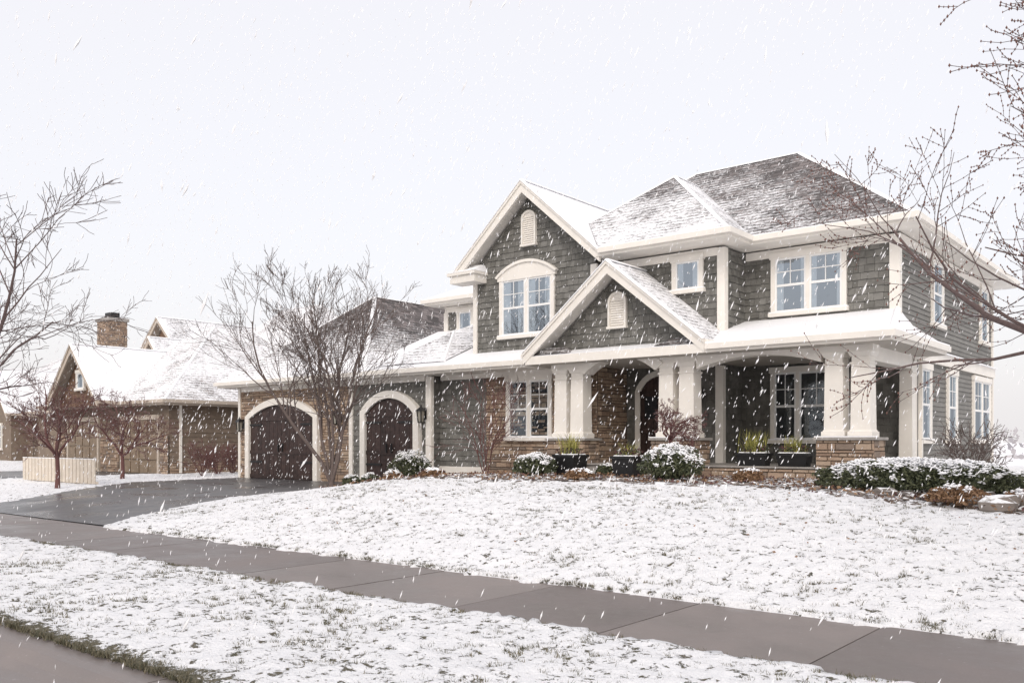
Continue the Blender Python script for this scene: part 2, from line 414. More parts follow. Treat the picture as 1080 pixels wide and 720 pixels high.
for i in range(nxb+1):
    x=-19.25+(20.2)*i/nxb;yf=byf(x)
    yb=20.2 if x<-6 else 17.8-1.2*sm((x+6)/5.)
    for j in range(nyb+1):
        y=yf+(yb-yf)*j/nyb
        z=Hs(x,y)+.06+.05*(float(vn(np.array(x*3.),np.array(y*3.),9))-.5)+.03*(float(vn(np.array(x*9.),np.array(y*9.),8))-.5)
        if j==0 or i==0: z-=.07
        vs.append((x,y,z))
for i in range(nxb):
    for j in range(nyb):
        a=i*(nyb+1)+j;fs.append((a,a+nyb+1,a+nyb+2,a+1))
mb=MB();mb.mesh(vs,fs,BEDM);mb.build('planting_bed',smooth=True)

# ---------------------------------------------------------------- main house
house=empty('two_storey_house')
w=MB()
CORE=simple('wall_core',(.12,.11,.10),.8)
def core(x0,x1,y0,y1,z0,z1): w.box(x0,x1,y0+.01,y1,z0,z1,CORE)
core(-29.59,-19.42,19.6,30,.1,3.78)
core(-19.41,-13.56,20.0,30,.1,3.80)
core(-13.55,-10.61,21.5,30,.1,3.82)
core(-10.60,-6.21,22.7,31.29,.1,3.9)
core(-17.89,-13.56,20.0,28,3.79,6.55)
w.prismY([(-17.9,6.5),(-13.55,6.5),(-15.72,8.5)],20.012,24,CORE)
core(-13.55,-9.97,20.3,28,3.99,6.5)
core(-9.98,-6.21,21.5,31.28,3.91,6.51)
core(-22.1,-17.9,23.2,28,3.9,6.52)
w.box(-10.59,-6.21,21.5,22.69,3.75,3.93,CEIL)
w.build('wall_cores',house)
w=MB()
stones(w,'S',19.6,-29.6,-23.1,.2,3.72)
shakes(w,'S',19.6,-23.05,-19.4,.55,3.72)
shakes(w,'S',20.0,-19.4,-17.45,.95,3.72)
fbox(w,'S',20.0,-19.4,-17.45,0,.05,.66,.95,TRIM)
stones(w,'S',20.0,-17.45,-13.5,.5,3.72)
shakes(w,'E',-19.4,19.6,20.0,.8,3.72)
stones(w,'E',-13.55,20.0,21.5,.5,3.9)
shakes(w,'S',21.5,-13.5,-10.6,1.1,3.75)
shakes(w,'E',-10.6,21.5,22.7,1.1,3.75)
shakes(w,'S',22.7,-10.6,-6.2,1.1,3.75)
def gclip(z):
    hw=min(2.17,(8.78-z)/.875); return (-15.72-hw,-15.72+hw)
shakes(w,'S',20.0,0,0,4.15,8.7,clip=gclip)
shakes(w,'E',-13.55,20.0,20.3,4.0,6.5)
shakes(w,'S',20.3,-13.55,-9.96,4.0,6.5)
shakes(w,'E',-9.96,20.3,21.5,4.0,6.5)
shakes(w,'S',21.5,-9.96,-6.2,4.0,6.5)
shakes(w,'S',23.2,-22.2,-17.9,4.0,6.5)
def pclip(z):
    hw=min(2.2,(5.98-z)/.81); return (-12.2-hw,-12.2+hw)
w.prismY([(-14.4,3.97),(-10.0,3.97),(-10.0,4.1),(-12.2,5.9),(-14.4,4.1)],19.13,19.3,CORE)
shakes(w,'S',19.12,0,0,4.0,5.95,clip=pclip)
laps(w,'E',-6.2,21.5,31.3,3.98,6.5)
laps(w,'E',-6.2,22.7,31.3,1.0,3.70)
fbox(w,'E',-6.2,22.7,31.3,0,.03,.55,1.0,CONC)
w.build('siding_and_stone',house)
t=MB()
def cb(face,c,a0,a1,z0,z1,o=.07): fbox(t,face,c,a0,a1,0,o,z0,z1,TRIM)
cb('S',19.6,-29.62,-29.48,.3,3.72);cb('S',19.6,-23.18,-23.0,.35,3.72,.075);cb('S',19.6,-19.56,-19.34,.4,3.72);cb('E',-19.4,19.545,19.66,.4,3.715,.073)
cb('S',20.0,-17.95,-17.8,4.2,6.5);cb('S',20.0,-13.68,-13.48,4.6,6.5);
cb('S',20.3,-10.1,-9.89,4.4,6.5);cb('E',-9.96,20.25,20.42,4.4,6.5,.066)
cb('S',21.5,-6.36,-6.13,4.6,6.5);cb('E',-6.2,21.44,21.62,4.3,6.5,.066)
cb('S',22.7,-6.36,-6.13,1.1,3.75);cb('E',-6.2,22.64,22.85,1.0,3.7,.066)
cb('S',21.5,-10.75,-10.53,1.12,3.7);cb('E',-10.6,21.44,21.6,1.12,3.7,.066)
cb('E',-6.2,31.15,31.32,1.0,6.5,.068)
cb('S',20.3,-13.4,-10.1,6.32,6.52,.06);cb('S',21.5,-9.9,-6.37,6.32,6.52,.06);cb('E',-6.2,21.63,31.1,6.32,6.52,.06)
cb('S',23.2,-22.2,-18,6.32,6.52,.06);cb('S',23.2,-22.25,-22.05,4,6.32,.065)
cb('S',19.6,-29.4,-19.6,3.58,3.76,.08);cb('S',20.0,-19.3,-14.6,3.60,3.78,.08)
cb('E',-6.2,22.4,31.35,3.70,3.98,.10);t.box(-6.2,-6.02,22.4,31.36,3.982,4.01,SNOW)
# windows
window(t,'S',20.0,-16.9,-14.9,4.78,6.38,2,head=False)
ap=arcpts(-16.96,-14.84,6.46,6.84,24)
t.prismY([(-16.96,6.381)]+ap+[(-14.84,6.381)],19.89,20.0,TRIM)
ap2=arcpts(-17.02,-14.78,6.50,6.92,24)
for k in range(24): t.prismY([ap[k],ap[k+1],ap2[k+1],ap2[k]],19.84,20.0,TRIM)
window(t,'S',20.0,-16.65,-14.98,1.82,3.45,2,up=False,curtain=False)
window(t,'S',21.5,-9.22,-7.34,4.92,6.27,2)
window(t,'S',20.3,-11.36,-10.48,5.55,6.27,1,single=True,grid=False)
window(t,'S',22.7,-9.75,-7.95,1.75,3.52,2,up=False,grid=True,curtain=False,wts=[1,1.5])
window(t,'S',23.2,-21.6,-20.8,5.55,6.27,1,single=True,grid=False)
window(t,'E',-6.2,24.2,25.25,4.72,6.27,1);window(t,'E',-6.2,29.5,30.5,4.72,6.27,1)
window(t,'E',-6.2,23.15,24.1,1.75,3.5,1);window(t,'E',-6.2,25.7,26.7,1.75,3.5,1);window(t,'E',-6.2,28.6,30.8,1.75,3.5,2)
def vent(xc,y,z0,z1,wd):
    arch_ring(t,xc-wd/2+.05,xc+wd/2-.05,z0,z1-wd*.42,z1-.05,.06,y-.09,y-.0,TRIM)
    t.box(xc-wd/2-.03,xc+wd/2+.03,y-.12,y,z0-.06,z0-.001,TRIM)
    t.prismY([(xc-wd/2+.05,z0)]+arcpts(xc-wd/2+.05,xc+wd/2-.05,z1-wd*.42,z1-.05)+[(xc+wd/2-.05,z0)],y-.05,y-.001,TRIM)
    z=z0+.03
    while z<z1-wd*.35:
        hw=wd/2-.07
        t.hexa([(xc-hw,y-.085,z),(xc+hw,y-.085,z),(xc+hw,y-.051,z),(xc-hw,y-.051,z)],[(xc-hw,y-.06,z+.045),(xc+hw,y-.06,z+.045),(xc+hw,y-.051,z+.045),(xc-hw,y-.051,z+.045)],TRIM);z+=.06
vent(-15.8,19.97,7.35,8.3,.5);vent(-12.25,19.09,4.62,5.48,.52)
# left eave return
t.box(-18.42,-17.45,19.42,20.0,6.42,6.64,TRIM);t.box(-18.5,-17.4,19.36,20.0,6.642,6.73,TRIM)
t.hexa([(-18.5,19.36,6.735),(-17.4,19.36,6.735),(-17.4,20,6.735),(-18.5,20,6.735)],[(-18.3,19.7,6.95),(-17.5,19.8,6.95),(-17.5,20,6.95),(-18.3,20,6.95)],SNOW)
arch_ring(t,-28.75,-24.95,.35,2.55,3.05,.24,19.40,19.6,TRIM)
arch_ring(t,-22.25,-20.0,.35,2.6,3.1,.24,19.40,19.6,TRIM)
t.build('trim_and_windows',house)
d=MB()
plank_door(d,-28.75,-24.95,.33,2.55,3.05,19.53,DOORM,16);plank_door(d,-22.25,-20.0,.35,2.6,3.1,19.53,DOORM,10)
plank_door(d,-13.0,-11.75,1.14,3.05,3.5,21.42,DOORM,6)
arch_ring(d,-13.0,-11.75,1.14,3.05,3.5,.16,21.36,21.5,TRIM)
for k in range(2): 
    x0=-12.85+k*.56
    d.box(x0,x0+.4,21.365,21.375,2.35,2.95,DARKIN)
d.box(-11.93,-11.89,21.30,21.38,2.0,2.25,IRON)
# iron strap hinges and handles on the carriage garage doors
for x0,x1 in ((-28.75,-24.95),(-22.25,-20.0)):
    for z in (.95,2.3):
        d.box(x0+.02,x0+.75,19.45,19.464,z,z+.06,IRON);d.box(x1-.75,x1-.02,19.45,19.464,z,z+.06,IRON)
    xm=(x0+x1)/2
    for sx in (-.12,.12): d.box(xm+sx-.02,xm+sx+.02,19.42,19.463,1.35,1.65,IRON)
d.build('doors',house)
r=MB()
hip(r,-17.5,-5.6,20.7,31.9,6.76,(-13.2,25,10.0),(-9.9,25,10.0),[RF_MAIN,RF_DARK,RF_DARK,RF_DARK])
# projecting front hip, dying into the big gable roof
ap_=(-12.6,22.64,9.3);bk=(-12.6,25.0,9.3);V=(-14.38,20.86,7.885)
r.poly([(-13.08,19.45,6.772),(-9.42,19.45,6.772),ap_,V],RF_LEFTSEC)
r.poly([(-9.42,19.45,6.772),(-9.42,25.0,6.772),bk,ap_],RF_EAST)
r.poly([V,ap_,bk,(-15.0,25,7.4)],RF_DARK)
r.poly([(-13.08,19.45,6.56),(-9.42,19.45,6.56),(-9.42,19.45,6.772),(-13.08,19.45,6.772)],TRIM)
r.poly([(-9.42,19.45,6.56),(-9.42,20.9,6.56),(-9.42,20.9,6.772),(-9.42,19.45,6.772)],TRIM)
r.poly([(-13.2,19.45,6.562),(-9.42,19.45,6.562),(-9.42,20.72,6.562),(-13.2,20.72,6.562)],TRIM)
r.box(-13.06,-9.32,19.35,19.448,6.632,6.76,TRIM);r.box(-9.418,-9.32,19.45,20.58,6.632,6.76,TRIM)
r.box(-13.04,-9.34,19.37,19.46,6.761,6.785,SNOW)
beam(r,(-9.42,19.45,6.772),ap_,.07,SNOW,.02);beam(r,ap_,bk,.07,SNOW,.02);beam(r,V,ap_,.07,SNOW,.02)
hip(r,-22.6,-13,22.5,29,6.745,(-19.3,25.7,8.3),(-15,25.7,8.3),[RF_WHITE,RF_EAST,RF_DARK,RF_DARK])
gable(r,-15.72,2.63,19.5,25.5,6.74,9.06,RF_WHITE,RF_EAST)
gable(r,-12.2,2.65,18.5,20.32,4.06,6.2,RF_EAST,RF_EAST)
hip(r,-30.2,-21.8,19.0,31,3.95,(-26,23.2,7.31),(-26,27,7.31),[RF_GAR,RF_GAR,RF_DARK,RF_DARK])
r.poly([(-22.6,19.0,3.956),(-14.5,19.0,3.956),(-14.5,23.2,5.69),(-22.6,23.2,5.69)],RF_WHITE)
r.box(-21.7,-14.5,18.9,18.998,3.81,3.945,TRIM);r.poly([(-21.78,19,3.74),(-14.5,19,3.74),(-14.5,19,3.95),(-21.78,19,3.95)],TRIM)
r.poly([(-21.78,19,3.742),(-14.5,19,3.742),(-14.5,20.1,3.742),(-21.78,20.1,3.742)],TRIM)
r.box(-21.6,-14.6,18.92,19.02,3.945,3.975,SNOW)
r.poly([(-21.6,19.35,4.13),(-18.6,19.35,4.13),(-20.1,21.4,5.35)],RF_GAR)
r.poly([(-18.6,19.35,4.13),(-18.6,22.4,5.4),(-20.1,22.6,5.75),(-20.1,21.4,5.35)],RF_EAST)
beam(r,(-18.6,19.35,4.14),(-20.1,21.4,5.36),.06,SNOW,.02)
ze=3.95
r.poly([(-14.8,18.5,ze),(-5.45,18.5,ze),(-6.2,21.52,4.8),(-14.8,21.52,4.8)],RF_WHITE)
r.poly([(-5.45,18.5,ze),(-5.45,22.75,ze),(-6.19,22.75,4.5),(-6.19,21.52,4.8)],RF_WHITE)
r.poly([(-14.8,18.5,ze-.21),(-5.45,18.5,ze-.21),(-5.45,18.5,ze),(-14.8,18.5,ze)],TRIM)
r.poly([(-5.45,18.5,ze-.21),(-5.45,22.75,ze-.21),(-5.45,22.75,ze),(-5.45,18.5,ze)],TRIM)
r.poly([(-5.45,22.75,ze-.21),(-6.19,22.75,ze-.21),(-6.19,22.75,4.5),(-5.45,22.75,ze)],TRIM)
r.box(-9.5,-5.35,18.4,18.498,ze-.14,ze-.012,TRIM);r.box(-5.448,-5.35,18.5,22.75,ze-.14,ze-.012,TRIM)
r.box(-9.5,-5.37,18.42,18.53,ze-.011,ze+.03,SNOW);r.box(-5.47,-5.37,18.54,22.7,ze-.011,ze+.028,SNOW)
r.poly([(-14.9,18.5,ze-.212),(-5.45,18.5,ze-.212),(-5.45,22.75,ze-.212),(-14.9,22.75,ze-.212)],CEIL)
beam(r,(-5.45,18.5,ze),(-6.2,21.5,4.8),.08,SNOW)
r.build('roof',house)
p=MB()
def column(xc,yc,zb,zt,wd=.44):
    h=wd/2
    def sq(s,z): return [(xc-s,yc-s,z),(xc+s,yc-s,z),(xc+s,yc+s,z),(xc-s,yc+s,z)]
    p.hexa(sq(h+.03,zb),sq(h+.03,zb+.12),TRIM);p.hexa(sq(h+.01,zb+.12),sq(h-.01,zb+.16),TRIM)
    p.hexa(sq(h-.015,zb+.16),sq(h-.03,zt-.26),TRIM)
    p.hexa(sq(h-.005,zt-.26),sq(h-.005,zt-.22),TRIM);p.hexa(sq(h-.035,zt-.22),sq(h-.035,zt-.10),TRIM)
    p.hexa(sq(h-.01,zt-.10),sq(h+.03,zt-.0),TRIM)
def pier(x0,x1,y0,y1,z0,z1):
    p.box(x0+.03,x1-.03,y0+.03,y1-.03,z0,z1-.06,MORTAR)
    stones(p,'S',y0+.03,x0,x1,z0,z1-.06);stones(p,'E',x1-.03,y0,y1,z0,z1-.06)
    p.box(x0-.04,x1+.06,y0-.06,y1+.04,z1-.06,z1,CONC)
    p.box(x0-.02,x1+.05,y0-.05,y0+.05,z1+.0,z1+.025,SNOW)
for x0,x1 in ((-14.25,-13.26),(-11.08,-10.07),(-7.02,-6.0)):
    pier(x0-.1,x1+.1,18.88,19.58,.55,1.80)
    column(x0+.23,19.22,1.8,3.6);column(x1-.23,19.22,1.8,3.6)
    p.box(x0-.04,x1+.04,18.98,19.46,3.6,3.74,TRIM)
column(-6.22,22.35,1.12,3.6,.34)
def archbeam(x0,x1,zs,zc,zt,y0,y1):
    a=arcpts(x0,x1,zs,zc);
    for (xa,za),(xb,zb) in zip(a,a[1:]): p.prismY([(xa,za),(xb,zb),(xb,zt),(xa,zt)],y0,y1,TRIM)
archbeam(-13.22,-11.12,3.45,3.83,3.98,19.02,19.4)
a=arcpts(-13.22,-11.12,3.45,3.83);o=arcpts(-13.45,-10.89,3.62,4.05)
for k in range(len(a)-1): p.prismY([a[k],a[k+1],o[k+1],o[k]],18.95,19.018,TRIM)
archbeam(-10.03,-7.06,3.42,3.66,3.745,19.02,19.4)
p.box(-14.9,-13.24,18.72,19.42,3.745,4.0,TRIM);p.box(-11.1,-9.5,18.72,19.42,3.745,4.0,TRIM)
for x0,x1 in ((-14.95,-13.45),(-10.95,-9.45)):
    p.hexa([(x0,18.6,4.0),(x1,18.6,4.0),(x1,19.1,4.0),(x0,19.1,4.0)],[(x0+.4,18.95,4.2),(x1-.4,18.95,4.2),(x1-.4,19.1,4.2),(x0+.4,19.1,4.2)],RF_DARK)
p.box(-6.42,-6.05,19.4,22.15,3.42,3.735,TRIM)
p.box(-14.3,-6.02,19.0,22.75,.5,1.12,CONC);p.box(-14.2,-5.95,18.93,22.6,1.121,1.15,CONC)
stones(p,'S',18.99,-10.0,-7.1,.55,1.1);stones(p,'E',-6.02,19.6,22.7,.5,1.1)
p.box(-13.1,-11.2,18.5,18.98,.5,.99,CONC);p.box(-13.1,-11.2,18.1,18.5,.5,.86,CONC)
p.build('porch',house)
dsp=MB()
dsp.box(-6.12,-6.03,22.88,22.97,1.0,3.7,TRIM);dsp.box(-6.12,-5.9,22.87,22.98,.95,1.05,TRIM)
dsp.hexa([(-6.12,22.88,3.7),(-6.03,22.88,3.7),(-6.03,22.97,3.7),(-6.12,22.97,3.7)],[(-5.5,22.7,3.85),(-5.4,22.7,3.85),(-5.4,22.79,3.85),(-5.5,22.79,3.85)],TRIM)
dsp.build('downspout',house)
def chair(x,y,z):
    ch=MB()
    for sx in (-.25,.25):
        for k in range(6):
            a0=-.9+k*.3;a1=a0+.3
            ch.hexa([(x+sx-.02,y+.45*a0,z+.06*a0*a0),(x+sx+.02,y+.45*a0,z+.06*a0*a0),(x+sx+.02,y+.45*a1,z+.06*a1*a1),(x+sx-.02,y+.45*a1,z+.06*a1*a1)],
                    [(x+sx-.02,y+.45*a0,z+.04+.06*a0*a0),(x+sx+.02,y+.45*a0,z+.04+.06*a0*a0),(x+sx+.02,y+.45*a1,z+.04+.06*a1*a1),(x+sx-.02,y+.45*a1,z+.04+.06*a1*a1)],IRON)
        ch.box(x+sx-.02,x+sx+.02,y-.25,y-.21,z+.03,z+.62,IRON);ch.box(x+sx-.02,x+sx+.02,y+.21,y+.25,z+.03,z+1.1,IRON)
        ch.box(x+sx-.035,x+sx+.035,y-.3,y+.21,z+.62,z+.65,IRON)
    ch.box(x-.23,x+.23,y-.27,y+.22,z+.40,z+.44,IRON)
    for k in range(6): ch.box(x-.21+k*.075,x-.17+k*.075,y+.22,y+.24,z+.44,z+1.05,IRON)
    ch.box(x-.25,x+.25,y+.21,y+.25,z+1.05,z+1.15,IRON)
    ch.build('porch_rocking_chair')
chair(-7.35,20.6,1.155)

LG=simple('lantern_glass',(.35,.33,.28),.2)
def lantern(x,y,z):
    l=MB();l.box(x-.05,x+.05,y-.03,y,z-.15,z+.2,IRON);l.box(x-.02,x+.02,y-.2,y-.03,z+.16,z+.19,IRON)
    yc=y-.2
    def sq(s,zz): return [(x-s,yc-s,zz),(x+s,yc-s,zz),(x+s,yc+s,zz),(x-s,yc+s,zz)]
    l.hexa(sq(.05,z-.27),sq(.085,z-.24),IRON);l.hexa(sq(.13,z+.1),sq(.03,z+.22),IRON);l.hexa(sq(.02,z+.22),sq(.01,z+.3),IRON)
    l.hexa(sq(.055,z-.24),sq(.08,z+.1),LG)
    for sx in (-1,1):
        for sy in (-1,1):
            b=[(x+sx*.06-.014,yc+sy*.06-.014,z-.24),(x+sx*.06+.014,yc+sy*.06-.014,z-.24),(x+sx*.06+.014,yc+sy*.06+.014,z-.24),(x+sx*.06-.014,yc+sy*.06+.014,z-.24)]
            tt=[(q[0]+sx*.028,q[1]+sy*.028,z+.1) for q in b];l.hexa(b,tt,IRON)
    l.build('wall_lantern')
lantern(-29.25,19.55,2.35);lantern(-23.6,19.55,2.55);lantern(-19.55,19.52,2.55);lantern(-11.2,21.46,2.9)

# ---------------------------------------------------------------- neighbor houses
TR[0]=NTRIM
nb=empty('neighbor_house')
n=MB()
def ncore(x0,x1,y0,y1,z0,z1): n.box(x0,x1,y0+.01,y1,z0,z1,CORE)
ncore(-45,-34.51,19.5,34,.1,3.3);laps(n,'E',-34.5,19.5,34,.9,3.3,TAN,.2);stones(n,'E',-34.5,19.5,23,.1,.9)
laps(n,'S',19.5,-45,-34.5,.3,3.3,TAN,.2)
for x0,x1 in ((-35.1,-34.5),(-40.3,-38.6),(-45,-43.8)): stones(n,'S',19.42,x0,x1,.2,2.0)
for x0,x1 in ((-38.3,-35.3),(-43.5,-40.6)):
    n.box(x0-.15,x1+.15,19.36,19.46,2.65,2.85,NTRIM);n.box(x0-.15,x0,19.36,19.46,.3,2.65,NTRIM);n.box(x1,x1+.15,19.36,19.46,.3,2.65,NTRIM)
    for k in range(4):
        for j in range(4):
            a=x0+(x1-x0)*j/4;z=.33+k*.58
            n.box(a+.05,a+(x1-x0)/4-.05,19.38,19.43,z+.05,z+.53,TAND)
    n.box(x0,x1,19.43,19.47,.3,2.65,TAND)
n.box(-34.48,-34.4,19.9,20.0,.4,3.3,TRIM)
hip(n,-45.6,-33.9,18.9,30,3.45,(-39.7,24.8,7.45),(-39.7,27,7.45),[RF_NB,RF_NB,RF_NB,RF_NB])
hip(n,-46,-33.5,24.5,37,3.7,(-41.8,30.5,9.1),(-38.5,30.5,9.1),[RF_NB,RF_NB,RF_NB,RF_NB])
gable(n,-40.6,2.5,18.2,24,3.5,6.1,RF_WHITE,RF_NB)
shakes(n,'S',18.7,0,0,3.3,5.8,BROWNSH,.2,clip=lambda z:(-40.6-min(2.2,(5.85-z)/1.04),-40.6+min(2.2,(5.85-z)/1.04)))
n.prismY([(-42.8,3.3),(-38.4,3.3),(-40.6,5.5)],18.72,24,CORE)
window(n,'S',18.68,-41.0,-40.2,4.1,4.8,1,single=True,grid=False)
# rear wing with taller gables and a chimney
n.box(-59.5,-46.2,24.6,36,-.2,3.6,TAN)
hip(n,-60.2,-45.8,24,37,3.62,(-55,30.5,7.9),(-50,30.5,7.9),[RF_NB]*4)
gable(n,-51.0,3.4,28,38,6.1,9.3,RF_EAST,RF_NB)
n.prismY([(-54.1,3.2),(-47.9,3.2),(-47.9,5.9),(-51.0,8.85),(-54.1,5.9)],28.5,37,BROWNSH)
gable(n,-48.3,1.9,26.0,32,5.7,7.7,RF_EAST,RF_NB)
n.prismY([(-49.9,3.8),(-46.7,3.8),(-46.7,5.6),(-48.3,7.3),(-49.9,5.6)],26.4,31,BROWNSH)
window(n,'S',26.38,-48.8,-47.8,4.9,5.9,1,single=True,grid=False)
stones(n,'S',28,-58.6,-57.0,5,9.6);stones(n,'E',-57.0,28,29.2,5,9.6);n.box(-58.7,-56.9,27.9,29.3,9.6,9.8,CONC)
n.box(-58.5,-57.05,28.03,29.2,3,9.6,MORTAR);n.box(-58.2,-57.4,28.3,28.9,9.8,10.2,IRON)
n.build('house_body',nb)
nb2=empty('neighbor_house')
n=MB()
n.box(-84,-66,27,40,-.1,3.5,CORE);laps(n,'S',26.99,-84,-66,.2,3.5,TAN,.2);laps(n,'E',-65.98,27,40,.2,3.5,TAN,.2)
hip(n,-84.6,-65.4,26.4,40.6,3.6,(-77,33.5,8.6),(-72.5,33.5,8.6),[RF_NB]*4)
gable(n,-69.5,3,25.4,32,3.7,7.0,RF_WHITE,RF_NB);n.prismY([(-72,.1),(-67,.1),(-67,3.7),(-69.5,6.5),(-72,3.7)],25.9,30,TAN)
window(n,'S',25.88,-70.6,-68.4,1.2,2.9,2,up=False);window(n,'S',26.97,-75.5,-73.5,1.2,2.9,2,up=False)
n.build('house_body',nb2)

# ---------------------------------------------------------------- vegetation
def bark(name,c,snow=.35):
    m,nt,b=newmat(name)
    g=N(nt,'ShaderNodeNewGeometry');sn=N(nt,'ShaderNodeSeparateXYZ');L(nt,g.outputs['Normal'],sn.inputs[0])
    f=noise(nt,7,4,.6)
    s=math_(nt,'ADD',sn.outputs[2],math_(nt,'MULTIPLY',math_(nt,'SUBTRACT',f,.5),2.0))
    mask=math_(nt,'MULTIPLY',ramp(nt,s,.78,.95),snow)
    col=mixc(nt,noise(nt,25,4),tuple(x*.6 for x in c),tuple(x*1.4 for x in c))
    col=mixc(nt,mask,col,(.85,.86,.9));L(nt,col,b.inputs['Base Color']);b.inputs['Roughness'].default_value=.85
    bump(nt,b,noise(nt,60,4),.4,.01);return m
BARK=bark('tree_bark',(.13,.10,.09),.8);BARKR=bark('red_twigs',(.14,.065,.06),.3);BARKG=bark('grey_bark',(.12,.085,.08),.5)
def tube(mb,pts,rad,mat,sides):
    vs=[];n=len(pts)
    for i,pnt in enumerate(pts):
        t=(pts[min(i+1,n-1)]-pts[max(i-1,0)]).normalized()
        s=t.cross(Vector((.31,.77,.55)));
        if s.length<.05:s=t.cross(Vector((1,0,0)))
        s.normalize();u=t.cross(s)
        for k in range(sides):
            a=2*math.pi*k/sides;vs.append(pnt+(s*math.cos(a)+u*math.sin(a))*rad[i])
    fs=[(i*sides+k,i*sides+(k+1)%sides,(i+1)*sides+(k+1)%sides,(i+1)*sides+k) for i in range(n-1) for k in range(sides)]
    mb.mesh(vs,fs,mat)
def grow(mb,p,d,Ln,r,lev,mx,rg,up,nch,mat,wob=.16,rmin=.004,buds=None,ang=(28,55)):
    n=[8,6,5,4,3][min(lev,4)];pts=[p.copy()];ds=[d.copy()]
    for i in range(n):
        d=(d+Vector((rg.gauss(0,1),rg.gauss(0,1),rg.gauss(0,1)))*wob+Vector((0,0,up))).normalized()
        p=p+d*Ln/n;pts.append(p.copy());ds.append(d.copy())
    rad=[max(rmin,r*(1-.75*i/n)) for i in range(n+1)]
    tube(mb,pts,rad,mat,[8,6,4,3,3][min(lev,4)])
    if buds is not None and lev>=mx-1:
        for q in pts[1:]+[pts[-1]]: buds.append(q)
    if lev<mx:
        for k in range(nch[lev]):
            t=rg.uniform(.22,1.0);fi=t*n;i=min(int(fi),n-1);q=pts[i].lerp(pts[i+1],fi-i);dd=ds[i+1]
            ax=dd.cross(Vector((rg.gauss(0,1),rg.gauss(0,1),rg.gauss(0,1)))).normalized()
            nd=Matrix.Rotation(math.radians(rg.uniform(*ang)),3,ax)@dd
            grow(mb,q,nd,Ln*rg.uniform(.38,.62)*(1.15-.5*t),max(rmin,r*(1-.75*t)*.6),lev+1,mx,rg,up,nch,mat,wob,rmin,buds,ang)
BUD=simple('tree_buds',(.20,.10,.08),.7,.2,30)
def tree(name,x,y,stems,Ln,r,mx,nch,seed,mat,up=.05,spread=.35,trunk=0,wob=.13,buds=False,rmin=.004,ang=(28,55),lean=(0,0),a0=0):
    rg=random.Random(seed);mb=MB();z=Hs(x,y)-.05;p0=Vector((x,y,z));bl=[] if buds else None
    if trunk>0:
        pts=[p0,p0+Vector((.02,.01,trunk*.5)),p0+Vector((0,0,trunk))];tube(mb,pts,[r*1.9,r*1.45,r*1.35],mat,10);p0=pts[-1]
    for s in range(stems):
        a=a0+2*math.pi*s/stems+rg.uniform(-.3,.3);sp=spread*rg.uniform(.6,1.15)
        d=Vector((math.cos(a)*sp+lean[0],math.sin(a)*sp+lean[1],1)).normalized()
        grow(mb,p0+Vector((math.cos(a),math.sin(a),0))*r*.5,d,Ln*rg.uniform(.88,1.08),r*rg.uniform(.8,1.1),0,mx,rg,up,nch,mat,wob,rmin,bl,ang)
    if buds:
        for q in bl:
            s=rg.uniform(.007,.012);h=s*1.7
            mb.mesh([q+Vector((s,0,0)),q+Vector((0,s,0)),q+Vector((-s,0,0)),q+Vector((0,-s,0)),q+Vector((0,0,h)),q+Vector((0,0,-h))],
              [(0,1,4),(1,2,4),(2,3,4),(3,0,4),(1,0,5),(2,1,5),(3,2,5),(0,3,5)],BUD)
    return mb.build(name,smooth=True)
tree('bare_maple_tree',-19.0,15.4,7,4.9,.055,3,[10,6,4],21,BARK,up=.06,spread=.27,trunk=.3,rmin=.005,ang=(22,45),wob=.11,lean=(.03,0))
tree('bare_street_tree',-16.9,4.9,6,3.9,.06,3,[9,7,4],29,BARKG,up=.03,spread=.85,trunk=1.6,rmin=.0045,a0=.5)
tree('budding_street_tree',-.55,11.8,7,4.2,.055,3,[9,6,4],37,BARKG,up=.03,spread=.75,trunk=1.9,buds=True,rmin=.0035,a0=.4)
tree('bare_crabapple_tree',-27.9,12.1,5,2.2,.045,3,[9,7,5],5,BARKR,up=.03,spread=.8,trunk=1.0,wob=.2,rmin=.005)
tree('bare_crabapple_tree',-31.2,15.8,5,2.1,.045,3,[9,7,5],6,BARKR,up=.03,spread=.8,trunk=.9,wob=.2,rmin=.005)
tree('bare_serviceberry_shrub',-16.3,18.6,6,2.4,.02,2,[7,5],8,BARKR,up=.05,spread=.3,rmin=.005)
tree('weeping_shrub_tree',-9.7,17.2,7,.85,.03,3,[8,6,4],9,BARKR,up=-.05,spread=1.1,trunk=.95,wob=.25,rmin=.004)
tree('dry_hydrangea_shrub',-4.7,21.5,14,1.2,.016,2,[6,5],14,BARK,up=.02,spread=.7,rmin=.006)
for i,(x,y) in enumerate(((-31.2,19.0),(-32.4,20.4),(-33.2,21.6))): tree('red_twig_shrub',x,y,12,1.2,.014,2,[6,5],40+i,BARKR,up=.03,spread=.6,rmin=.006)

def leafm(name,a,b_):
    m,nt,b=newmat(name);col=mixc(nt,island(nt),a,b_);L(nt,col,b.inputs['Base Color']);b.inputs['Roughness'].default_value=.7;return m
LEAF=leafm('boxwood_leaves',(.035,.045,.025),(.11,.12,.06));GRS=leafm('ornamental_grass',(.22,.22,.05),(.48,.45,.14));DRY=leafm('dry_leaves',(.16,.09,.05),(.30,.18,.10))
BLADE=leafm('lawn_blades',(.05,.055,.03),(.20,.17,.11));CORDY=leafm('burgundy_foliage',(.06,.03,.03),(.12,.05,.05))
def quad(mb,c,s,rg,mat,flat=0):
    a=Vector((rg.gauss(0,1),rg.gauss(0,1),rg.gauss(0,1)*(1-flat))).normalized();b=a.cross(Vector((rg.gauss(0,1),rg.gauss(0,1),rg.gauss(0,1)))).normalized()
    mb.mesh([c-a*s,c-b*s*.55,c+a*s,c+b*s*.55],[(0,1,2,3)],mat)
